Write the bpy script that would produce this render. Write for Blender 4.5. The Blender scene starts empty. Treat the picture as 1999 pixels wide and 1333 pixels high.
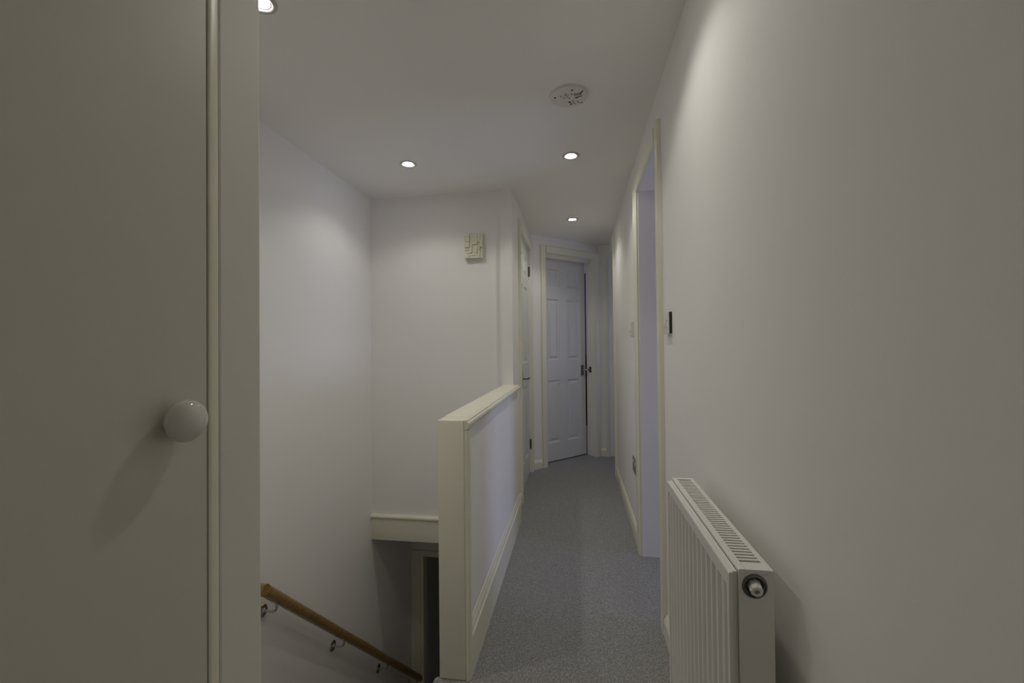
import bpy, bmesh, math, random
from mathutils import Vector, Matrix

# ------------------------------------------------------------------ camera, world, view
C = bpy.context.scene.collection
scene = bpy.context.scene
cam_data = bpy.data.cameras.new('camera')
cam = bpy.data.objects.new('camera', cam_data)
C.objects.link(cam)
cam_data.sensor_width = 36.0
cam_data.lens = 850.44 / 1999.0 * 36.0
cam_data.clip_start = 0.02
YAW, PITCH, ROLL = (math.radians(a) for a in (8.424, 0.684, -0.586))
fwd = Vector((-math.sin(YAW) * math.cos(PITCH), math.cos(YAW) * math.cos(PITCH), math.sin(PITCH)))
rgt = Vector((math.cos(YAW), math.sin(YAW), 0))
upv = rgt.cross(fwd)
r2 = rgt * math.cos(ROLL) + upv * math.sin(ROLL)
u2 = upv * math.cos(ROLL) - rgt * math.sin(ROLL)
m3 = Matrix((r2, u2, -fwd)).transposed()
cam.matrix_world = Matrix.Translation((0, 0, 1.18)) @ m3.to_4x4()
scene.camera = cam

SKY = (0.55, 0.62, 1.0)
SKY_STRENGTH = 6.4
LAMP_WATTS = 10.3           # beam of each downlight
LAMP_GLOW = 45.0            # emission of its lens
LAMP_COLOUR = (1.0, 0.968, 0.885)
world = bpy.data.worlds.new('world')
scene.world = world
world.use_nodes = True
bg = world.node_tree.nodes['Background']
bg.inputs[0].default_value = (*SKY, 1)
bg.inputs[1].default_value = SKY_STRENGTH
scene.view_settings.view_transform = 'Standard'
scene.view_settings.look = 'None'
scene.view_settings.gamma = 1.0
scene.view_settings.use_curve_mapping = False
scene.view_settings.exposure = 0.0
scene.cycles.max_bounces = 14
scene.cycles.diffuse_bounces = 10

# daylight entering by the three windows (portals that only guide the sky's own light)
def portal(name, loc, rot, sx, sy):
    l = bpy.data.lights.new(name, 'AREA')
    l.shape = 'RECTANGLE'; l.size = sx; l.size_y = sy
    l.cycles.is_portal = True
    o = bpy.data.objects.new(name, l); C.objects.link(o)
    o.location = loc; o.rotation_euler = rot
portal('window_portal', (3.17, 1.88, 0.66), (0, math.radians(90), 0), 1.05, 1.15)
portal('window_portal', (1.87, 4.20, 1.225), (0, math.radians(90), 0), 0.65, 0.5)
portal('window_portal', (1.87, 5.70, 1.45), (0, math.radians(90), 0), 1.1, 1.0)

# ------------------------------------------------------------------ materials
def mat(name, col, rough=0.5, metal=0.0, bump=None, var=0.0, spec=0.5, coat=0.0):
    m = bpy.data.materials.new(name); m.use_nodes = True
    nt = m.node_tree; b = nt.nodes['Principled BSDF']
    b.inputs['Base Color'].default_value = (*col, 1)
    b.inputs['Roughness'].default_value = rough
    b.inputs['Metallic'].default_value = metal
    b.inputs['Specular IOR Level'].default_value = spec
    b.inputs['Coat Weight'].default_value = coat
    tc = nt.nodes.new('ShaderNodeTexCoord')
    if var:
        n = nt.nodes.new('ShaderNodeTexNoise'); n.inputs['Scale'].default_value = 3.0
        n.inputs['Detail'].default_value = 4
        nt.links.new(tc.outputs['Object'], n.inputs['Vector'])
        mx = nt.nodes.new('ShaderNodeMix'); mx.data_type = 'RGBA'
        mx.inputs[6].default_value = (*[c * (1 - var) for c in col], 1)
        mx.inputs[7].default_value = (*[min(1, c * (1 + var)) for c in col], 1)
        nt.links.new(n.outputs['Fac'], mx.inputs[0])
        nt.links.new(mx.outputs[2], b.inputs['Base Color'])
    if bump:
        sc, st = bump
        n = nt.nodes.new('ShaderNodeTexNoise'); n.inputs['Scale'].default_value = sc
        n.inputs['Detail'].default_value = 5
        nt.links.new(tc.outputs['Object'], n.inputs['Vector'])
        bp = nt.nodes.new('ShaderNodeBump'); bp.inputs['Strength'].default_value = st
        bp.inputs['Distance'].default_value = 0.002
        nt.links.new(n.outputs['Fac'], bp.inputs['Height'])
        nt.links.new(bp.outputs[0], b.inputs['Normal'])
    return m

M = {}
M['wall'] = mat('wall_paint', (.865, .85, .83), .85, bump=(160, .06), var=.012, spec=.25)
M['ceiling'] = mat('ceiling_paint', (.865, .85, .825), .9, bump=(140, .05), var=.012, spec=.2)
M['trim'] = mat('ivory_gloss_paint', (.81, .79, .66), .36, bump=(60, .04), var=.01)
M['door'] = mat('white_door_paint', (.72, .72, .705), .38, bump=(90, .05))
M['cupboard'] = mat('cream_door_paint', (.635, .625, .55), .42, bump=(40, .05), var=.012)
M['post'] = mat('cream_post_paint', (.76, .75, .68), .6, bump=(40, .05), var=.012)
M['radiator'] = mat('radiator_enamel', (.79, .775, .735), .3)
M['fin'] = mat('radiator_fin_metal', (.33, .32, .29), .6)
M['plastic'] = mat('white_plastic', (.80, .79, .76), .3)
M['alarm'] = mat('alarm_plastic', (.74, .715, .685), .45)
M['plaque'] = mat('cream_plaque', (.72, .70, .56), .6, var=.05, bump=(120, .2))
M['chrome'] = mat('chrome', (.62, .62, .60), .18, 1.0)
M['steel'] = mat('satin_steel', (.20, .20, .19), .35, 1.0)
M['socket'] = mat('brushed_grey_metal', (.40, .40, .39), .4, .8)
M['black'] = mat('black_plastic', (.012, .012, .011), .35)
M['ink'] = mat('dark_print', (.06, .06, .055), .6)
M['grey'] = mat('grey_print', (.28, .27, .25), .6)
M['bezel'] = mat('satin_bezel', (.50, .49, .47), .45)
M['porcelain'] = mat('white_ceramic', (.70, .69, .64), .12, coat=.4)
M['blue_wall'] = mat('dusk_blue_tone', (.09, .10, .20), .9)  # blue of the dusk daylight put into the wall colour
M['dark_wall'] = mat('dim_wall_tone', (.015, .014, .016), .9)  # dimness low in the bedroom put into the wall colour
M['dark_room'] = mat('unlit_room_tone', (.045, .036, .022), .9)  # darkness of the unlit lower room put into its colour

def oak():
    m = bpy.data.materials.new('varnished_oak'); m.use_nodes = True
    nt = m.node_tree; b = nt.nodes['Principled BSDF']
    tc = nt.nodes.new('ShaderNodeTexCoord'); mp = nt.nodes.new('ShaderNodeMapping')
    mp.inputs['Rotation'].default_value = (math.radians(43.5), 0, 0)
    mp.inputs['Scale'].default_value = (70, 3.2, 70)
    nt.links.new(tc.outputs['Object'], mp.inputs[0])
    n = nt.nodes.new('ShaderNodeTexNoise'); n.inputs['Scale'].default_value = 1.6
    n.inputs['Detail'].default_value = 6; n.inputs['Distortion'].default_value = .4
    nt.links.new(mp.outputs[0], n.inputs['Vector'])
    r = nt.nodes.new('ShaderNodeValToRGB')
    r.color_ramp.elements[0].position = .3; r.color_ramp.elements[0].color = (.185, .112, .032, 1)
    r.color_ramp.elements[1].position = .7; r.color_ramp.elements[1].color = (.37, .24, .078, 1)
    nt.links.new(n.outputs['Fac'], r.inputs[0]); nt.links.new(r.outputs[0], b.inputs['Base Color'])
    b.inputs['Roughness'].default_value = .32
    return m
M['oak'] = oak()

def carpet(name, lo, mid, hi):
    m = bpy.data.materials.new(name); m.use_nodes = True
    nt = m.node_tree; b = nt.nodes['Principled BSDF']
    tc = nt.nodes.new('ShaderNodeTexCoord')
    mp = nt.nodes.new('ShaderNodeMapping'); mp.inputs['Scale'].default_value = (1.5, .75, 1)
    nt.links.new(tc.outputs['Object'], mp.inputs[0])
    v = nt.nodes.new('ShaderNodeTexVoronoi'); v.inputs['Scale'].default_value = 330
    nt.links.new(mp.outputs[0], v.inputs['Vector'])
    n = nt.nodes.new('ShaderNodeTexNoise'); n.inputs['Scale'].default_value = 150
    n.inputs['Detail'].default_value = 3
    nt.links.new(mp.outputs[0], n.inputs['Vector'])
    ad = nt.nodes.new('ShaderNodeMath'); ad.operation = 'MULTIPLY_ADD'
    sep = nt.nodes.new('ShaderNodeSeparateColor'); nt.links.new(v.outputs['Color'], sep.inputs[0])
    nt.links.new(sep.outputs[0], ad.inputs[0]); ad.inputs[1].default_value = .45
    nt.links.new(n.outputs['Fac'], ad.inputs[2])
    r = nt.nodes.new('ShaderNodeValToRGB')
    e = r.color_ramp.elements
    e[0].position = .42; e[0].color = (lo, lo * .99, lo * .97, 1)
    e[1].position = 1.0; e[1].color = (hi, hi * .99, hi * .97, 1)
    k = e.new(.72); k.color = (mid, mid * .99, mid * .97, 1)
    nt.links.new(ad.outputs[0], r.inputs[0]); nt.links.new(r.outputs[0], b.inputs['Base Color'])
    b.inputs['Roughness'].default_value = .95
    b.inputs['Specular IOR Level'].default_value = .1
    b.inputs['Sheen Weight'].default_value = .15
    bp = nt.nodes.new('ShaderNodeBump'); bp.inputs['Strength'].default_value = .7
    bp.inputs['Distance'].default_value = .004; bp.invert = True
    nt.links.new(v.outputs['Distance'], bp.inputs['Height']); nt.links.new(bp.outputs[0], b.inputs['Normal'])
    return m
M['carpet'] = carpet('grey_loop_carpet', .205, .315, .49)
M['stair_carpet'] = carpet('bounce_stair_carpet', .40, .50, .62)  # paled, out of view, to bounce more light up the stairwell

def glow():
    m = bpy.data.materials.new('lit_lens'); m.use_nodes = True
    b = m.node_tree.nodes['Principled BSDF']
    b.inputs['Base Color'].default_value = (.9, .9, .88, 1)
    b.inputs['Emission Color'].default_value = (*LAMP_COLOUR, 1)
    b.inputs['Emission Strength'].default_value = LAMP_GLOW
    return m
M['lens'] = glow()

def glass():
    m = bpy.data.materials.new('window_glass'); m.use_nodes = True
    nt = m.node_tree
    for n in list(nt.nodes):
        if n.type == 'BSDF_PRINCIPLED': nt.nodes.remove(n)
    out = nt.nodes['Material Output']
    t = nt.nodes.new('ShaderNodeBsdfTransparent'); g = nt.nodes.new('ShaderNodeBsdfGlossy')
    g.inputs['Roughness'].default_value = .02
    fr = nt.nodes.new('ShaderNodeFresnel'); fr.inputs[0].default_value = 1.45
    mx = nt.nodes.new('ShaderNodeMixShader')
    nt.links.new(fr.outputs[0], mx.inputs[0]); nt.links.new(t.outputs[0], mx.inputs[1])
    nt.links.new(g.outputs[0], mx.inputs[2]); nt.links.new(mx.outputs[0], out.inputs[0])
    return m
M['glass'] = glass()

# ------------------------------------------------------------------ mesh helpers
def box(bm, x0, x1, y0, y1, z0, z1, bev=0.0, seg=2):
    vs = [bm.verts.new((x, y, z)) for z in (z0, z1) for y in (y0, y1) for x in (x0, x1)]
    fs = [(0, 2, 3, 1), (4, 5, 7, 6), (0, 1, 5, 4), (1, 3, 7, 5), (3, 2, 6, 7), (2, 0, 4, 6)]
    faces = [bm.faces.new([vs[i] for i in f]) for f in fs]
    if bev:
        es = {e for f in faces for e in f.edges}
        bmesh.ops.bevel(bm, geom=list(es), offset=bev, segments=seg, affect='EDGES', profile=.5)

def prism(bm, pts, vec):
    """closed polygon of 3D points, swept by vec"""
    vec = Vector(vec)
    a = [bm.verts.new(p) for p in pts]; b = [bm.verts.new(Vector(p) + vec) for p in pts]
    n = len(a)
    bm.faces.new(a[::-1]); bm.faces.new(b)
    for i in range(n):
        bm.faces.new((a[i], a[(i + 1) % n], b[(i + 1) % n], b[i]))

def lathe(bm, prof, centre, axis, seg=40, cap=True):
    """prof = [(radius, height)] about the axis through centre"""
    axis = Vector(axis).normalized()
    t = Vector((1, 0, 0)) if abs(axis.x) < .9 else Vector((0, 1, 0))
    u = axis.cross(t).normalized(); w = axis.cross(u)
    rings = []
    for r, h in prof:
        rings.append([bm.verts.new(Vector(centre) + axis * h + (u * math.cos(2 * math.pi * k / seg) + w * math.sin(2 * math.pi * k / seg)) * r) for k in range(seg)])
    for i in range(len(rings) - 1):
        for k in range(seg):
            bm.faces.new((rings[i][k], rings[i][(k + 1) % seg], rings[i + 1][(k + 1) % seg], rings[i + 1][k]))
    if cap:
        bm.faces.new(rings[0][::-1]); bm.faces.new(rings[-1])

def tube(bm, path, r, seg=20, squash=None):
    """round tube along 3D points"""
    P = [Vector(p) for p in path]; rings = []
    up = Vector((0, 0, 1))
    for i, p in enumerate(P):
        if i == 0: d = P[1] - P[0]
        elif i == len(P) - 1: d = P[-1] - P[-2]
        else: d = (P[i + 1] - p).normalized() + (p - P[i - 1]).normalized()
        d.normalize()
        ref = up if abs(d.z) < .95 else Vector((0, 1, 0))
        s = d.cross(ref).normalized(); t = s.cross(d)
        k2 = 1.0
        if 0 < i < len(P) - 1:
            c = max(.5, d.dot((P[i + 1] - p).normalized())); k2 = 1 / c
        ring = []
        for k in range(seg):
            a = 2 * math.pi * k / seg
            y = math.sin(a)
            if squash is not None and y < -squash: y = -squash
            ring.append(bm.verts.new(p + s * math.cos(a) * r + t * y * r))
        rings.append(ring)
    for i in range(len(rings) - 1):
        for k in range(seg):
            bm.faces.new((rings[i][k], rings[i][(k + 1) % seg], rings[i + 1][(k + 1) % seg], rings[i + 1][k]))
    bm.faces.new(rings[0][::-1]); bm.faces.new(rings[-1])

def arc(c, r, a0, a1, u, w, n=6):
    c, u, w = Vector(c), Vector(u), Vector(w)
    return [c + u * r * math.cos(a0 + (a1 - a0) * i / n) + w * r * math.sin(a0 + (a1 - a0) * i / n) for i in range(n + 1)]

def obj(name, bm, m, parent=None, smooth=None, world=None):
    bmesh.ops.recalc_face_normals(bm, faces=bm.faces)
    me = bpy.data.meshes.new(name); bm.to_mesh(me); bm.free()
    o = bpy.data.objects.new(name, me); C.objects.link(o)
    me.materials.append(M[m])
    if smooth:
        me.shade_smooth()
        me.set_sharp_from_angle(angle=math.radians(smooth))
    if world is not None: o.matrix_world = world
    if parent is not None:
        o.parent = parent
        o.matrix_parent_inverse = (Matrix.LocRotScale(parent.location, parent.rotation_euler, None)).inverted() if world is None and parent.parent is None and parent.get('rooted') else Matrix()
    return o

def B(): return bmesh.new()

def thing(name, label, cat, loc=(0, 0, 0), rotz=0, group=None):
    o = bpy.data.objects.new(name, None); C.objects.link(o)
    o.empty_display_size = .05
    o.location = loc; o.rotation_euler = (0, 0, rotz)
    o['label'] = label; o['category'] = cat
    if group: o['group'] = group
    return o

def struct(name, bm, m, parent=None, smooth=None):
    o = obj(name, bm, m, parent, smooth)
    if parent is None: o['kind'] = 'structure'
    return o

def boxes(lst):
    bm = B()
    for b in lst: box(bm, *b)
    return bm

H = 2.262           # ceiling height
XR = .353           # right wall plane
XL = -.43           # left corridor wall plane
XS = -1.474         # stairwell outer wall plane
YS = 2.975          # stairwell end wall plane
DT = 2.05           # top of door openings
LOW = -2.62         # lower floor

# ------------------------------------------------------------------ shell
bm = boxes([(-.5, 3.4, -2.6, 6.8, -.19, 0), (-2, -.5, -2.6, 1.05, -.19, 0), (-2, -.5, YS + .05, 6.8, -.19, 0)])
# rounded carpet nosing where the landing meets the stairs
prism(bm, [(-.5, 1.05, 0)] + [(-.5 - .022 * math.sin(a), 1.05, -.022 + .022 * math.cos(a)) for a in [math.pi * k / 10 for k in range(1, 11)]] + [(-.5, 1.05, -.044)], (0, .47, 0))
struct('floor', bm, 'carpet')
struct('ceiling', boxes([(-2, 3.4, -2.6, 6.8, H, H + .12)]), 'ceiling')

struct('wall_right', boxes([(XR, XR + .1, -2.5, 1.935, 0, H), (XR, XR + .1, 2.53, 4.10, 0, H),
                            (XR, XR + .1, 1.935, 2.53, DT, H), (XR, XR + .1, 4.10, 4.765, 2.115, H)]), 'wall')
struct('wall_back', boxes([(-1.3, .6, -2.6, -2.5, 0, H)]), 'wall')
struct('wall_left', boxes([(-.52, -.42, -2.5, -.40, 0, H), (-.52, -.42, -.40, .461, 2.06, H), (-1.2, -1.1, -1.2, .43, 0, H), (-1.1, -.52, -1.2, -1.1, 0, H)]), 'wall')
# stairwell
struct('wall_stairwell', boxes([(XS - .1, XS, .43, 6.7, LOW, H)]), 'wall')
struct('wall_stairhead', boxes([(XS, -.52, .43, .53, LOW, H)]), 'wall')
struct('wall_stair_end', boxes([(XS, -.51, YS, YS + .1, -.19, H)]), 'wall')
struct('wall_corridor_left', boxes([(-.51, XL, 2.94, 3.32, 0, H), (-.51, XL, 4.09, 4.19, 0, H), (-.51, XL, 3.32, 4.09, 2.09, H), (XS, -.51, 4.2, 4.3, 0, H)]), 'wall')
struct('wall_below_landing', boxes([(-.5, -.4, .43, 5.6, LOW, -.19)]), 'wall')
struct('wall_lower_end', boxes([(XS, -1.367, 3.71, 3.81, LOW, -.19), (-1.367, -.62, 3.71, 3.81, -.66, -.19), (-.62, -.5, 3.71, 3.81, LOW, -.19)]), 'wall')
struct('wall_lower_room', boxes([(XS, -.5, 5.5, 5.6, LOW, -.19)]), 'dark_room')
struct('floor_lower', boxes([(-1.6, -.3, .3, 5.7, LOW - .1, LOW)]), 'stair_carpet')
# stairs going down to the lower floor: a turn at the top, then a straight flight
bm = B()
box(bm, XS, -.5, .53, 1.05, LOW, -.2)
for k in range(11):
    y0 = 1.05 + .2145 * k
    box(bm, XS, -.5, y0, y0 + .2145, LOW, -.4 - .2 * k)
struct('floor_stairs', bm, 'stair_carpet')

# diagonal wall at the corridor's end
A = Vector((XL, 4.17, 0)); T = Vector((.74, .672, 0)).normalized(); N = Vector((T.y, -T.x, 0))   # N faces the corridor
def dg(s, off, z): return A + T * s + N * off + Vector((0, 0, z))
def dbox(bm, s0, s1, o0, o1, z0, z1):
    prism(bm, [dg(s0, o0, z0), dg(s1, o0, z0), dg(s1, o1, z0), dg(s0, o1, z0)], (0, 0, z1 - z0))
S0, S1, SE = .179, .834, .912
bm = B()
dbox(bm, -.02, S0, -.12, 0, 0, H); dbox(bm, S1, SE, -.12, 0, 0, H); dbox(bm, S0, S1, -.12, 0, 2.105, H)
struct('wall_diagonal', bm, 'wall')
fx = (A + T * SE).x
struct('wall_far', boxes([(fx - .005, 1.9, 4.765, 4.865, 0, H)]), 'wall')
# rooms behind the openings
struct('wall_side_room', boxes([(XR + .1, 3.2, 2.53, 2.63, 0, H), (XR + .1, 3.2, -.2, -.1, 0, H),
                                (3.2, 3.3, -.2, 1.3, 0, H), (3.2, 3.3, 2.46, 2.63, 0, H), (3.2, 3.3, 1.3, 2.46, 0, .15), (3.2, 3.3, 1.3, 2.46, 1.18, H)]), 'wall')
struct('wall_end_room', boxes([(1.9, 2, 2.63, 3.95, 0, H), (1.9, 2, 4.45, 5.2, 0, H), (1.9, 2, 6.2, 6.7, 0, H),
                               (1.9, 2, 3.95, 4.45, 0, .9), (1.9, 2, 3.95, 4.45, 1.55, H), (1.9, 2, 5.2, 6.2, 0, .9), (1.9, 2, 5.2, 6.2, 2.0, H)]), 'wall')
struct('wall_bedroom', boxes([(XS, 1.9, 6.6, 6.7, 1.05, H)]), 'blue_wall')
struct('wall_bedroom_dim', boxes([(XS, 1.9, 6.6, 6.7, 0, 1.05)]), 'dark_wall')  # added dark band imitating the gloom low in the door gap
for k, (x, y0, y1, z0, z1) in enumerate(((3.22, 1.3, 2.46, .15, 1.18), (1.92, 3.95, 4.45, .9, 1.55), (1.92, 5.2, 6.2, .9, 2.0))):
    bm = B(); w = .05
    box(bm, x, x + .06, y0, y0 + w, z0, z1); box(bm, x, x + .06, y1 - w, y1, z0, z1)
    box(bm, x, x + .06, y0 + w, y1 - w, z0, z0 + w); box(bm, x, x + .06, y0 + w, y1 - w, z1 - w, z1)
    ym = (y0 + y1) / 2
    box(bm, x, x + .06, ym - .03, ym + .03, z0 + w, z1 - w)
    f = struct('window_%d' % (k + 1), bm, 'door')
    bm = B()
    box(bm, x + .025, x + .031, y0 + w, ym - .03, z0 + w, z1 - w); box(bm, x + .025, x + .031, ym + .03, y1 - w, z0 + w, z1 - w)
    obj('window_pane', bm, 'glass', f)

# ------------------------------------------------------------------ trims
def board(bm, p, along, out, length, h=.084, t=.015):
    """skirting board: p at its foot against the wall, running along, thickness towards out"""
    p, along, out = Vector(p), Vector(along).normalized(), Vector(out).normalized()
    prof = [(0, 0), (t, 0), (t, h * .70), (t * .80, h * .80), (t * .55, h * .90), (t * .3, h * .97), (0, h)]
    prism(bm, [p + out * a + Vector((0, 0, b)) for a, b in prof], along * length)

def arch_v(bm, p, inner, out, h, w=.07, t=.021):
    """upright architrave board: p at the foot of its inner edge; runs away from the opening (-inner)"""
    p, inner, out = Vector(p), Vector(inner).normalized(), Vector(out).normalized()
    prof = [(0, 0), (0, t * .50), (.006, t * .78), (.014, t * .90), (w - .010, t), (w - .002, t * .96), (w, t * .88), (w, 0)]
    prism(bm, [p - inner * a + out * b for a, b in prof], (0, 0, h))

def arch_h(bm, p, along, out, length, w=.07, t=.021):
    p, along, out = Vector(p), Vector(along).normalized(), Vector(out).normalized()
    prof = [(0, 0), (0, t * .50), (.006, t * .78), (.014, t * .90), (w - .010, t), (w - .002, t * .96), (w, t * .88), (w, 0)]
    prism(bm, [p + Vector((0, 0, a)) + out * b for a, b in prof], along * length)

bm = B()
board(bm, (XR, -2.5, 0), (0, 1, 0), (-1, 0, 0), 2.5 + 1.857)
board(bm, (XR, 2.622, 0), (0, 1, 0), (-1, 0, 0), 4.04 - 2.622)
struct('baseboard_right', bm, 'trim')
bm = B()
board(bm, (XL, 2.945, 0), (0, 1, 0), (1, 0, 0), 3.259 - 2.945)
struct('baseboard_left', bm, 'trim')
bm = B()
board(bm, dg(.0, 0, 0), T, N, .115)
board(bm, (fx + .005, 4.765, 0), (1, 0, 0), (0, -1, 0), .298 - fx)
struct('baseboard_far', bm, 'trim')

# side-room doorway in the right wall: architrave and lining
X1 = (-1, 0, 0)
bm = B()
arch_v(bm, (XR, 1.930, 0), (0, 1, 0), X1, 2.115, w=.072, t=.018)
arch_v(bm, (XR, 2.535, 0), (0, -1, 0), X1, 2.115, w=.085)
arch_h(bm, (XR, 1.932, DT), (0, 1, 0), X1, .603, w=.065)
struct('trim_1', bm, 'trim')
# corner bead and header trim of the far right-hand opening
bm = B()
arch_v(bm, (XR, 4.10, 0), (0, 1, 0), X1, 2.17, w=.06)
arch_v(bm, (.342, 4.765, 0), (1, 0, 0), (0, -1, 0), 2.115, w=.042, t=.02)
struct('trim_2', bm, 'trim')
# left corridor door surround
bm = B()
arch_v(bm, (XL, 3.32, 0), (0, 1, 0), (1, 0, 0), 2.15, w=.06)
arch_v(bm, (XL, 4.09, 0), (0, -1, 0), (1, 0, 0), 2.15, w=.066)
arch_h(bm, (XL, 3.32, 2.09), (0, 1, 0), (1, 0, 0), .77, w=.06)
struct('trim_3', bm, 'trim')
# diagonal doorway surround
bm = B()
arch_v(bm, dg(S0, 0, 0), T, N, 2.17, w=.06)
arch_v(bm, dg(S1, 0, 0), -T, N, 2.17, w=.07)
arch_h(bm, dg(S0, 0, 2.105), T, N, S1 - S0, w=.065)
# stop bead round the lining
dbox(bm, S0, S0 + .012, -.085, -.045, 0, 2.105); dbox(bm, S0 + .012, S1, -.085, -.045, 2.070, 2.105)
struct('trim_4', bm, 'trim')
# frame of the cupboard by the stairs: bead beside the door, then the flat post
bm = B()
box(bm, -.52, -.42, .461, .53, 0, H, .003)
struct('trim_5', bm, 'post')
bm = B()
prism(bm, [(-.432, .4452, 0), (-.4195, .4452, 0), (-.4188, .4462, 0), (-.4186, .4490, 0), (-.4190, .4540, 0), (-.4200, .4580, 0), (-.4207, .4605, 0), (-.432, .4605, 0)], (0, 0, H))
struct('trim_6', bm, 'trim', smooth=40)
# landing edge board at the end of the stairwell
bm = B()
box(bm, XS, -.5, YS - .014, YS, -.193, -.036, .002)
prism(bm, [(XS, YS, -.040), (XS, YS - .016, -.040)] + [(XS, YS - .016 - .014 * math.sin(a), -.026 - .014 * math.cos(a)) for a in [math.pi * k / 8 for k in range(1, 8)]] + [(XS, YS - .016, -.012), (XS, YS, -.012)], (XS * -1 - .5, 0, 0))
struct('trim_7', bm, 'trim', smooth=40)
# lower doorway surround
bm = B()
arch_v(bm, (-1.385, 3.71, LOW), (1, 0, 0), (0, -1, 0), -.605 - LOW, w=.07)
arch_h(bm, (-1.385, 3.71, -.66), (1, 0, 0), (0, -1, 0), .82, w=.055)
box(bm, -1.385, -1.360, 3.705, 3.80, LOW, -.66)
struct('trim_8', bm, 'trim')

# ------------------------------------------------------------------ panelled doors
def panel_door(bm, w, h, t, xs, zs):
    """six-panel leaf: local x along the width, face at y=0 looking to -y. xs/zs: panel spans"""
    xc = [0] + [v for s in xs for v in s] + [w]; zc = [0] + [v for s in zs for v in s] + [h]
    for i in range(len(xc) - 1):
        for j in range(len(zc) - 1):
            a, b, c, d = xc[i], xc[i + 1], zc[j], zc[j + 1]
            if i % 2 == 1 and j % 2 == 1:
                rings = [(0, 0), (.009, .010), (.020, .011), (.044, .002)]
                prev = None
                for ins, dep in rings:
                    q = [bm.verts.new((a + ins, dep, c + ins)), bm.verts.new((b - ins, dep, c + ins)), bm.verts.new((b - ins, dep, d - ins)), bm.verts.new((a + ins, dep, d - ins))]
                    if prev:
                        for k in range(4): bm.faces.new((prev[k], prev[(k + 1) % 4], q[(k + 1) % 4], q[k]))
                    prev = q
                bm.faces.new(prev)
            else:
                bm.faces.new([bm.verts.new(p) for p in ((a, 0, c), (b, 0, c), (b, 0, d), (a, 0, d))])
    box(bm, 0, w, .012, t, 0, h)
    for q in (((0, 0, 0), (0, .012, 0), (0, .012, h), (0, 0, h)), ((w, 0, 0), (w, .012, 0), (w, .012, h), (w, 0, h)),
              ((0, 0, 0), (w, 0, 0), (w, .012, 0), (0, .012, 0)), ((0, 0, h), (w, 0, h), (w, .012, h), (0, .012, h))):
        bm.faces.new([bm.verts.new(p) for p in q])
    bmesh.ops.remove_doubles(bm, verts=bm.verts, dist=.0004)

def mw(origin, xdir):
    x = Vector(xdir).normalized(); z = Vector((0, 0, 1)); y = z.cross(x)
    m = Matrix((x, y, z)).transposed().to_4x4(); m.translation = Vector(origin)
    return m

def door_leaf(name, world, w, h, xs, zs):
    bm = B(); panel_door(bm, w, h, .035, xs, zs)
    bm.transform(world)
    return struct(name, bm, 'door')

def child(name, bm, m, parent, world=None, smooth=None):
    if world is not None: bm.transform(world)
    o = obj(name, bm, m, parent, smooth)
    return o

# left corridor door (closed): x runs from the corridor's near side to the far side; face looks to +X
W2 = mw((-.444, 3.322, .006), (0, 1, 0))
zs6 = [(.19, .82), (1.03, 1.70), (1.80, 1.965)]
d2 = door_leaf('door_2', W2, .766, 2.082, [(.13, .345), (.435, .65)], zs6)
bm = B(); box(bm, .165, .197, -.011, 0, .835, .965, .002)
bm.transform(W2); plate = obj('handle_plate', bm, 'steel', d2)
bm = B()
tube(bm, [(.181, -.004, .915), (.181, -.040, .915)] + [tuple(p) for p in arc((.193, -.040, .915), .012, math.pi, math.pi * 1.5, (1, 0, 0), (0, 1, 0), 4)] + [(.29, -.053, .912)], .0085, 14)
bm.transform(W2); obj('lever_handle', bm, 'steel', plate, smooth=40)
for z in (1.835, .215):
    bm = B(); lathe(bm, [(.0055, 0), (.0055, .09)], (.760, -.010, z), (0, 0, 1), 12)
    box(bm, .750, .760, -.004, 0, z, z + .09)
    bm.transform(W2); obj('hinge', bm, 'steel', d2, smooth=40)

# far door on the diagonal wall, ajar into the bedroom
ang = math.radians(3.2)
dirx = (T * math.cos(ang) - N * math.sin(ang))
P3 = dg(S0 + .004, -.088, .012)
W3 = mw(P3, dirx)
d3 = door_leaf('door_3', W3, .635, 2.080, [(.09, .258), (.365, .54)], [(.185, .82), (1.025, 1.65), (1.785, 1.96)])
bm = B(); box(bm, .566, .602, -.009, 0, .850, .962, .002)
bm.transform(W3); plate = obj('handle_plate', bm, 'steel', d3)
bm = B()
tube(bm, [(.584, -.005, .912), (.584, -.030, .912), (.587, -.038, .912), (.595, -.041, .912), (.640, -.041, .912)], .0085, 14)
bm.transform(W3); obj('lever_handle', bm, 'chrome', plate, smooth=40)
bm = B(); dbox(bm, S1 - .003, S1, -.083, -.048, .895, .955)
obj('strike_plate', bm, 'steel', d3)

# cupboard door by the stairs (flat leaf, round knob)
bm = B(); box(bm, -.455, -.42, -.398, .4440, .008, 2.055, .0015)
d1 = struct('door_1', bm, 'cupboard')
bm = B()
lathe(bm, [(.0125, 0), (.0127, .0012), (.0118, .0022)] + [(.0222 * math.cos(a), .0160 + .0146 * math.sin(a)) for a in [math.radians(-62 + 152 * k / 22) for k in range(22)]] + [(.0004, .0306)], (-.42, .4015, 1.106), (1, 0, 0), 56)
obj('door_knob', bm, 'porcelain', d1, smooth=50)

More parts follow.
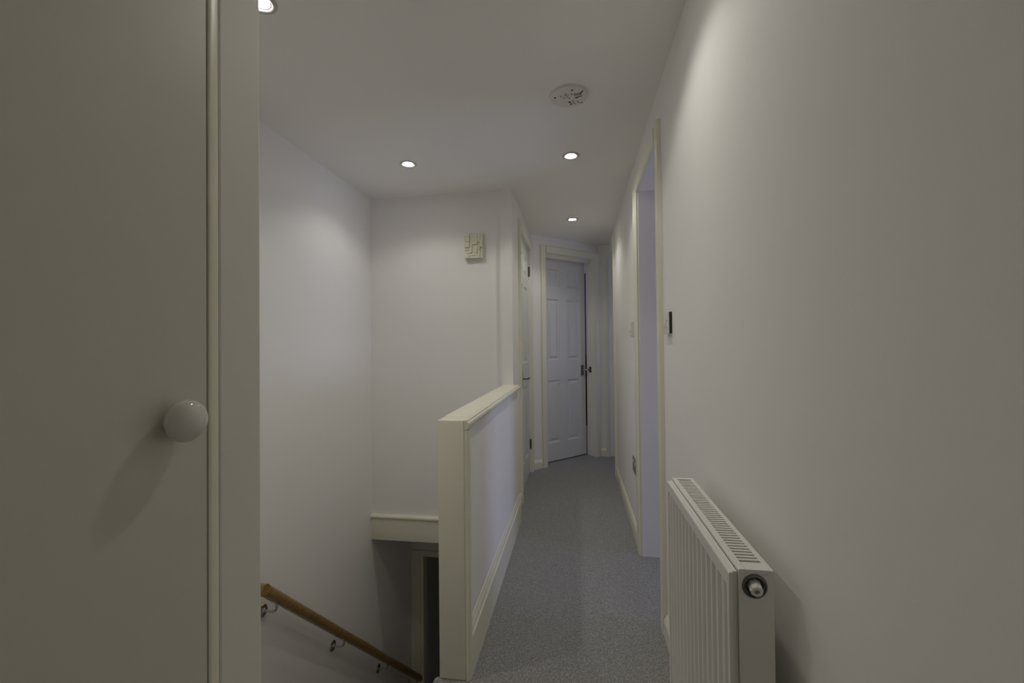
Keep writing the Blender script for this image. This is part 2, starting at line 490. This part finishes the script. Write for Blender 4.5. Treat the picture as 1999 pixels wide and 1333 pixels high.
# ------------------------------------------------------------------ balustrade
t = thing('balustrade', 'white half-height panelled wall with a newel post between stairwell and corridor', 'balustrade')
NX0, NX1 = -.498, -.400
bm = B(); box(bm, NX0, NX1, 1.51, 1.60, .0, .92, .006)
obj('newel_post', bm, 'trim', t, smooth=40)
bm = B(); box(bm, NX0 + .006, NX1 + .001, 1.60, 2.938, 0, .905)
obj('infill_panel', bm, 'wall', t)
bm = B(); box(bm, NX0, NX1 + .001, 1.595, 2.938, .905, .921, .003)
obj('top_cap', bm, 'trim', t, smooth=40)
def mould_prof(t_):   # (out, down)
    return [(0, 0), (t_ * .55, 0), (t_ * .62, .003), (t_ * .62, .006), (t_ * .9, .008), (t_, .013), (t_, .020), (t_ * .85, .026), (t_ * .85, .029), (t_ * .55, .033), (t_ * .3, .035), (0, .036)]
bm = B()
prism(bm, [(NX1 + a, 1.512, .919 - b) for a, b in mould_prof(.019)], (0, 1.425, 0))
obj('cap_moulding', bm, 'trim', t)
bm = B()
prism(bm, [(NX1 + a, 1.512 + b, 0) for a, b in mould_prof(.019)], (0, 0, .882))
obj('edge_moulding', bm, 'trim', t)
bm = B()
q = [(0, 0), (.018, 0), (.018, .135), (.0165, .139), (.013, .142), (.013, .150), (.0105, .160), (.006, .170), (.004, .178), (0, .180)]
prism(bm, [(NX1 + a, 1.53, b) for a, b in q], (0, 1.405, 0))
obj('skirting_board', bm, 'trim', t)

# ------------------------------------------------------------------ handrail
RX = -1.40; SL = -.951
def rz(y): return .098 + SL * (y - 1.785)
rail = thing('handrail', 'varnished brown wooden handrail on metal brackets sloping down the stairwell wall', 'handrail')
bm = B(); tube(bm, [(RX, 1.787, rz(1.787)), (RX, 2.385, rz(2.385))], .026, 28, .86); obj('rail_length', bm, 'oak', rail, smooth=35)
bm = B(); tube(bm, [(RX, 2.388, rz(2.388)), (RX, 3.70, rz(3.70)), (RX, 3.712, rz(3.712) )], .026, 28, .86); obj('rail_length', bm, 'oak', rail, smooth=35)
bm = B(); tube(bm, [(RX + .012, 1.782, rz(1.784)), (XS, 1.782, rz(1.784))], .026, 28)
obj('wall_return', bm, 'oak', rail, smooth=35)
bm = B(); tube(bm, [(RX, 2.3845, rz(2.3845)), (RX, 2.3885, rz(2.3885))], .0245, 24); obj('rail_joint', bm, 'ink', rail)
for y in (1.864, 2.453, 3.053, 3.637):
    zb = rz(y) - .070
    bm = B(); lathe(bm, [(.031, 0), (.031, .003), (.028, .006), (.012, .008), (.009, .012)], (XS, y, zb), (1, 0, 0), 32)
    ro = obj('rail_bracket', bm, 'chrome', rail, smooth=35)
    bm = B()
    tube(bm, [(XS + .004, y, zb), (RX - .025, y, zb)] + [tuple(p) for p in arc((RX - .022, y, zb + .022), .022, -math.pi / 2, 0, (1, 0, 0), (0, 0, 1), 6)] + [(RX, y, rz(y) - .03)], .0058, 14)
    obj('bracket_arm', bm, 'chrome', ro, smooth=40)
    bm = B()
    zt = rz(y) - .0315
    prism(bm, [(RX - .011, y - .028, zt - SL * -.028 * -1 - .004), (RX + .011, y - .028, zt - SL * -.028 * -1 - .004), (RX + .011, y + .028, zt + SL * .028 - .004), (RX - .011, y + .028, zt + SL * .028 - .004)], (0, 0, .004))
    obj('bracket_saddle', bm, 'chrome', ro)
    for dz in (-.018, .018):
        bm = B(); lathe(bm, [(.0042, 0), (.0038, .0012), (.002, .002)], (XS + .0050, y, zb + dz), (1, 0, 0), 14); obj('screw', bm, 'steel', ro)

# ------------------------------------------------------------------ radiator
rad = thing('radiator', 'white ribbed panel radiator with slotted top grille on the right wall', 'radiator')
RY0, RY1, RZ0, RZ1 = .775, 1.285, .17, .806
RXF, RXB = .262, .316
# fluted front panel
bm = B()
ny = 240; zr = [RZ0, RZ0 + .022, RZ0 + .04, RZ1 - .042, RZ1 - .032, RZ1 - .0095, RZ1 - .0075, RZ1 - .0075]
cols = []
pitch = .0335
for i in range(ny + 1):
    y = RY0 + .004 + (RY1 - RY0 - .008) * i / ny
    ph = ((y - RY0) / pitch) % 1.0
    wv = 0.0
    if .12 < ph < .24: wv = (ph - .12) / .12
    elif .24 <= ph <= .80: wv = 1.0
    elif .80 < ph < .92: wv = (.92 - ph) / .12
    if i < 6 or i > ny - 6: wv = 0
    col = []
    for j, z in enumerate(zr):
        k = 1.0 if 2 <= j <= 3 else 0.0
        x = .2475 + .0055 * wv * k
        if j == 6: x = .2490
        if j == 7: x = .2540
        col.append(bm.verts.new((x, y, z)))
    cols.append(col)
for i in range(ny):
    for j in range(len(zr) - 1):
        bm.faces.new((cols[i][j], cols[i + 1][j], cols[i + 1][j + 1], cols[i][j + 1]))
box(bm, .2540, .2615, RY0 + .006, RY1 - .006, RZ0, RZ1 - .0060)
for yy in (0, ny):
    ys = cols[yy][0].co.y
    vs = [bm.verts.new(v.co) for v in cols[yy]] + [bm.verts.new((.2540, ys, RZ0))]
    bm.faces.new(vs)
obj('front_panel', bm, 'radiator', rad, smooth=25)
bm = B(); box(bm, .309, .3165, RY0 + .004, RY1 - .004, RZ0, RZ1 - .012, .002); obj('rear_panel', bm, 'radiator', rad)
# end covers
for y0, y1, nm in ((RY0, RY0 + .006, 'a'), (RY1 - .006, RY1, 'b')):
    bm = B()
    if nm == 'a':
        # near cover, with the round opening for the plug
        cx, cz, r = .2865, RZ1 - .026, .0150
        n = 40
        x0, x1, z0, z1 = RXF, RXB, RZ0, RZ1 - .0055
        angs = sorted([2 * math.pi * k / n for k in range(n)] + [math.atan2(zz - cz, xx - cx) % (2 * math.pi) for xx in (x0, x1) for zz in (z1, cz - .03)])
        n = len(angs)
        ins, outs = [], []
        for a in angs:
            dx, dz = math.cos(a), math.sin(a)
            tx = ((x1 - cx) / dx) if dx > 1e-6 else ((x0 - cx) / dx if dx < -1e-6 else 1e9)
            tz = ((z1 - cz) / dz) if dz > 1e-6 else ((-.03) / dz if dz < -1e-6 else 1e9)
            tt = min(tx, tz)
            outs.append((cx + dx * tt, cz + dz * tt)); ins.append((cx + dx * r, cz + dz * r))
        V = [[bm.verts.new((p[0], y, p[1])) for p in lst] for y in (y0, y1) for lst in (outs, ins)]
        for k in range(n):
            k2 = (k + 1) % n
            bm.faces.new((V[0][k], V[0][k2], V[1][k2], V[1][k])); bm.faces.new((V[2][k], V[2][k2], V[3][k2], V[3][k]))
            bm.faces.new((V[1][k], V[1][k2], V[3][k2], V[3][k])); bm.faces.new((V[0][k], V[0][k2], V[2][k2], V[2][k]))
        box(bm, x0, x1, y0, y1, z0, cz - .03)
        bmesh.ops.remove_doubles(bm, verts=bm.verts, dist=.0002)
    else:
        box(bm, RXF, RXB, y0, y1, RZ0, RZ1 - .0055)
    obj('end_cover', bm, 'radiator', rad)
# top grille: rim and slats
bm = B()
gx0, gx1 = .2735, .3075
box(bm, RXF, gx0, RY0, RY1, RZ1 - .006, RZ1 + .001, .0015); box(bm, gx1, RXB + .001, RY0, RY1, RZ1 - .006, RZ1 + .001, .0015)
box(bm, gx0, gx1, RY0, RY0 + .026, RZ1 - .006, RZ1 + .001); box(bm, gx0, gx1, RY1 - .016, RY1, RZ1 - .006, RZ1 + .001)
ns = 41; span = RY1 - .016 - RY0 - .026; pt = span / ns
for k in range(ns - 1):
    y = RY0 + .026 + pt * (k + 1)
    box(bm, gx0, gx1, y - pt * .26, y + pt * .26, RZ1 - .005, RZ1 + .0005)
obj('top_grille', bm, 'radiator', rad)
# convector fins inside
bm = B()
for k in range(30):
    y = RY0 + .03 + (RY1 - RY0 - .06) * k / 29
    box(bm, .2640, .3070, y - .0008, y + .0008, RZ0 + .06, RZ1 - .045)
obj('convector_fin', bm, 'fin', rad)
# bleed plug in the near end
bm = B()
lathe(bm, [(.0146, .006), (.0205, .0045), (.0208, .0015), (.0190, -.0025), (.0165, -.0035), (.0155, -.002), (.0146, .006)], (.2865, RY0, RZ1 - .026), (0, 1, 0), 40, cap=False)
ring = obj('plug_ring', bm, 'steel', rad, smooth=40)
bm = B(); lathe(bm, [(.0146, 0), (.0146, .012)], (.2865, RY0 + .004, RZ1 - .026), (0, 1, 0), 32); obj('plug_socket', bm, 'ink', ring)
bm = B()
lathe(bm, [(.0108, .010), (.0108, -.004), (.0098, -.011), (.0088, -.0125), (.0042, -.0125), (.0042, -.009)], (.2870, RY0, RZ1 - .0270), (.12, 1, .16), 8, cap=True)
plug = obj('bleed_plug', bm, 'plastic', ring)
bm = B(); lathe(bm, [(.0030, -.009), (.0030, -.0115), (.0022, -.0122)], (.2870, RY0, RZ1 - .0270), (.12, 1, .16), 16); obj('bleed_screw', bm, 'socket', plug)
# wall brackets and feed pipe
for y in (.98, 1.19):
    bm = B(); box(bm, .3165, XR, y - .02, y + .02, .24, .68); obj('wall_bracket', bm, 'fin', rad)
bm = B(); tube(bm, [(.285, RY1 + .03, .0), (.285, RY1 + .03, .2), (.285, RY1 + .024, .21), (.285, RY1 + .0, .21)], .0075, 14); obj('feed_pipe', bm, 'chrome', rad, smooth=40)

# ------------------------------------------------------------------ downlights
def downlight():
    r = thing('downlight', '', 'ceiling light', (0, 0, H), 0, 'recessed downlights in the landing ceiling')
    bm = B(); lathe(bm, [(.0330, .004), (.0330, -.002), (.0365, -.0045), (.0430, -.0050), (.0470, -.0035), (.0485, -.0005), (.0485, .0)], (0, 0, 0), (0, 0, 1), 48, cap=False)
    obj('bezel', bm, 'bezel', r, smooth=50)
    bm = B(); lathe(bm, [(.0330, .004), (.0320, .0025), (.0295, .0005), (.0200, -.0020), (.0080, -.0030), (.0005, -.0032)], (0, 0, 0), (0, 0, 1), 40, cap=True)
    obj('lamp_lens', bm, 'lens', r, smooth=60)
    l = bpy.data.lights.new('lamp_beam', 'SPOT'); l.energy = LAMP_WATTS; l.color = LAMP_COLOUR
    l.spot_size = math.radians(136); l.spot_blend = 0.42; l.shadow_soft_size = .026
    l.use_nodes = True                       # wide flood beam: even to about 60 degrees, then cut off by the bezel
    nt = l.node_tree; em = nt.nodes['Emission']
    tc = nt.nodes.new('ShaderNodeTexCoord'); sp = nt.nodes.new('ShaderNodeSeparateXYZ')
    ab = nt.nodes.new('ShaderNodeMath'); ab.operation = 'ABSOLUTE'
    rp = nt.nodes.new('ShaderNodeValToRGB')
    e = rp.color_ramp.elements
    for k, (p, v) in enumerate(((0, 0), (.2, .22), (.38, .54), (.50, .71), (.62, .84), (.80, .94), (1, 1.0))):
        q = e[0] if k == 0 else (e[1] if k == 6 else None)
        if q is None: q = e.new(p)
        q.position = p; q.color = (v, v, v, 1)
    nt.links.new(tc.outputs['Normal'], sp.inputs[0]); nt.links.new(sp.outputs[2], ab.inputs[0])
    nt.links.new(ab.outputs[0], rp.inputs[0]); nt.links.new(rp.outputs[0], em.inputs['Strength'])
    lo = bpy.data.objects.new('lamp_beam', l); C.objects.link(lo); lo.parent = r; lo.location = (0, 0, -.012)
    return r
spots = [(-.02, 2.488, 'recessed white ceiling downlight over the corridor, halfway between smoke alarm and far door'),
         (-.022, 3.743, 'smallest lit ceiling downlight, in front of the far diagonal door'),
         (-.968, 2.437, 'recessed ceiling downlight above the stairwell, left of the corridor lights'),
         (-.963, 1.217, 'bright ceiling downlight at the top left, half hidden by the cupboard post'),
         (-.02, 1.235, 'ceiling downlight over the landing nearest the camera, just above the frame'),
         (-.02, -1.40, 'added ceiling fill lamp at the back end of the landing, behind the viewer')]  # unseen fill lamp, added to brighten surfaces facing the camera
POWER = (1.22, .84, .82, .95, 1.0, .40)
first = downlight()
for i, (x, y, lab) in enumerate(spots):
    if i == 0: o = first
    else:
        o = first.copy(); C.objects.link(o)
        for ch in first.children:
            c = ch.copy(); C.objects.link(c); c.parent = o
            if c.type == 'LIGHT' and POWER[i] != 1.0:
                c.data = ch.data.copy(); c.data.energy = LAMP_WATTS * POWER[i]
    o.location = (x, y, H); o['label'] = lab

# ------------------------------------------------------------------ smoke alarm
sa = thing('smoke_alarm', 'round white smoke alarm with dark slots and printing on the landing ceiling', 'smoke alarm', (-.021, 1.884, H), math.radians(0))
bm = B(); lathe(bm, [(.083, 0), (.084, -.003), (.083, -.005)], (0, 0, 0), (0, 0, 1), 64); obj('base_plate', bm, 'alarm', sa, smooth=40)
bm = B(); lathe(bm, [(.0800, -.005), (.0805, -.0075), (.0790, -.0105), (.0750, -.0120), (.060, -.0125), (.030, -.0126), (.001, -.0126)], (0, 0, 0), (0, 0, 1), 64); cov = obj('cover', bm, 'alarm', sa, smooth=50)
def blob(bm, x, y, w, h, rot=0, z=-.0133):
    c, s = math.cos(rot), math.sin(rot)
    prism(bm, [(x + a * c - b * s, -(y + .014 + a * s + b * c), z) for a, b in ((-w, -h * .4), (-w * .6, -h), (w * .6, -h), (w, -h * .4), (w, h * .4), (w * .6, h), (-w * .6, h), (-w, h * .4))], (0, 0, .0014))
for (x, y, w, h) in ((-.058, -.002, .0045, .004), (.015, .043, .0045, .0045), (.004, -.046, .0055, .005), (.010, -.062, .0050, .004)):
    bm = B(); blob(bm, x, y, w, h); obj('cover_slot', bm, 'black', cov)
for (x, y, w, h) in ((-.012, .022, .004, .003), (-.014, .008, .005, .0035), (-.003, .011, .004, .003), (-.032, .004, .004, .003), (-.020, -.009, .005, .003), (-.005, -.004, .004, .003), (.002, -.014, .005, .003), (.012, .016, .004, .0025), (.015, .009, .003, .004), (.018, -.040, .005, .003)):
    bm = B(); blob(bm, x, y, w, h); obj('vent_hole', bm, 'grey', cov)
bm = B()
for k in range(7): blob(bm, .025 + k * .0045, .010 - .002 * (k % 2), .0012, .011 - .001 * (k % 3), .1)
for (x, y, w, h, r) in ((.040, -.012, .014, .0022, .25), (.033, -.017, .008, .0018, -.3), (.052, -.008, .008, .002, .5), (.054, .022, .003, .012, -.6), (.022, -.056, .010, .0014, -.9), (.040, -.050, .012, .0015, -1.0), (.056, -.058, .006, .0012, 0)):
    blob(bm, x, y, w, h, r)
obj('warning_print', bm, 'ink', cov)

# ------------------------------------------------------------------ relief plaque on the stairwell end wall
pq = thing('wall_plaque', 'small cream relief plaque of woven blocks high on the stairwell end wall', 'plaque', (-.699, YS, 1.881))
bm = B(); box(bm, -.0645, .0645, -.026, -.004, -.0855, .0855, .001); obj('backing_box', bm, 'plaque', pq)
bm = B(); box(bm, -.05, .05, -.004, 0, -.07, .07); obj('wall_mount', bm, 'black', pq)
rnd = random.Random(11)
bm = B()
cw = .129 / 7; ch = .171 / 9; last = 0
used = set()
for j in range(9):
    for i in range(7):
        if (i, j) in used: continue
        w, h = 1, 1
        r = rnd.random()
        if r < .50 and i < 6 and (i + 1, j) not in used: w = 2
        elif r < .86 and j < 8 and (i, j + 1) not in used: h = 2
        for a in range(w):
            for b in range(h): used.add((i + a, j + b))
        d = rnd.choice([q for q in (.001, .005, .009, .014) if q != last]); last = d
        x0 = -.0645 + i * cw; z0 = -.0855 + j * ch
        box(bm, x0 + .0006, x0 + w * cw - .0006, -.026 - d, -.0255, z0 + .0006, z0 + h * ch - .0006, .0008, 1)
obj('relief_block', bm, 'plaque', pq)

# ------------------------------------------------------------------ switches and socket on the right wall
sw = thing('light_switch', 'white light switch plate with a black edge on the wall before the side-room doorway', 'light switch', (XR, 1.735, 1.265))
bm = B(); box(bm, -.0095, 0, -.043, .040, -.041, .040, .001); obj('back_box', bm, 'black', sw)
bm = B(); box(bm, -.0150, -.0095, -.0425, .040, -.0425, .0390, .0015); obj('switch_plate', bm, 'plastic', sw)
bm = B(); prism(bm, [(-.0150, -.014, -.016), (-.0230, -.014, -.014), (-.0165, -.014, .014), (-.0150, -.014, .016)], (0, .018, 0)); obj('rocker', bm, 'plastic', sw)
for y, z in ((-.0285, .008), (-.0260, -.019)):
    bm = B(); lathe(bm, [(.0030, 0), (.0030, .0006), (.0018, .0009)], (-.0150, y, z), (-1, 0, 0), 16); obj('screw_cap', bm, 'grey', sw)

dm = thing('dimmer_switch', 'white box with a round dial on the wall beyond the side-room doorway', 'dimmer switch', (XR, 2.69, 1.275))
bm = B()
prism(bm, [(0, -.043, -.046), (-.020, -.043, -.045), (-.031, -.043, -.040), (-.034, -.043, -.030), (-.034, -.043, .034), (-.031, -.043, .041), (-.022, -.043, .045), (0, -.043, .046)], (0, .086, 0))
obj('wall_box', bm, 'plastic', dm)
bm = B(); lathe(bm, [(.014, 0), (.014, .003), (.0125, .0045), (.001, .0050)], (-.034, 0, -.002), (-1, 0, 0), 28); obj('dial', bm, 'plastic', dm, smooth=40)

so = thing('wall_socket', 'grey metal double socket plate low on the wall beyond the side-room doorway', 'socket', (XR, 2.79, .435))
bm = B(); box(bm, -.0085, 0, -.085, .080, -.045, .045, .002); pl = obj('socket_plate', bm, 'socket', so)
for y in (-.045, .035):
    bm = B(); box(bm, -.0110, -.0085, y - .010, y + .010, .012, .030, .001); obj('socket_rocker', bm, 'plastic', pl)
    bm = B(); box(bm, -.0089, -.0084, y - .003, y + .003, -.006, .004); box(bm, -.0089, -.0084, y - .014, y - .008, -.022, -.018); box(bm, -.0089, -.0084, y + .008, y + .014, -.022, -.018)
    obj('pin_hole', bm, 'black', pl)
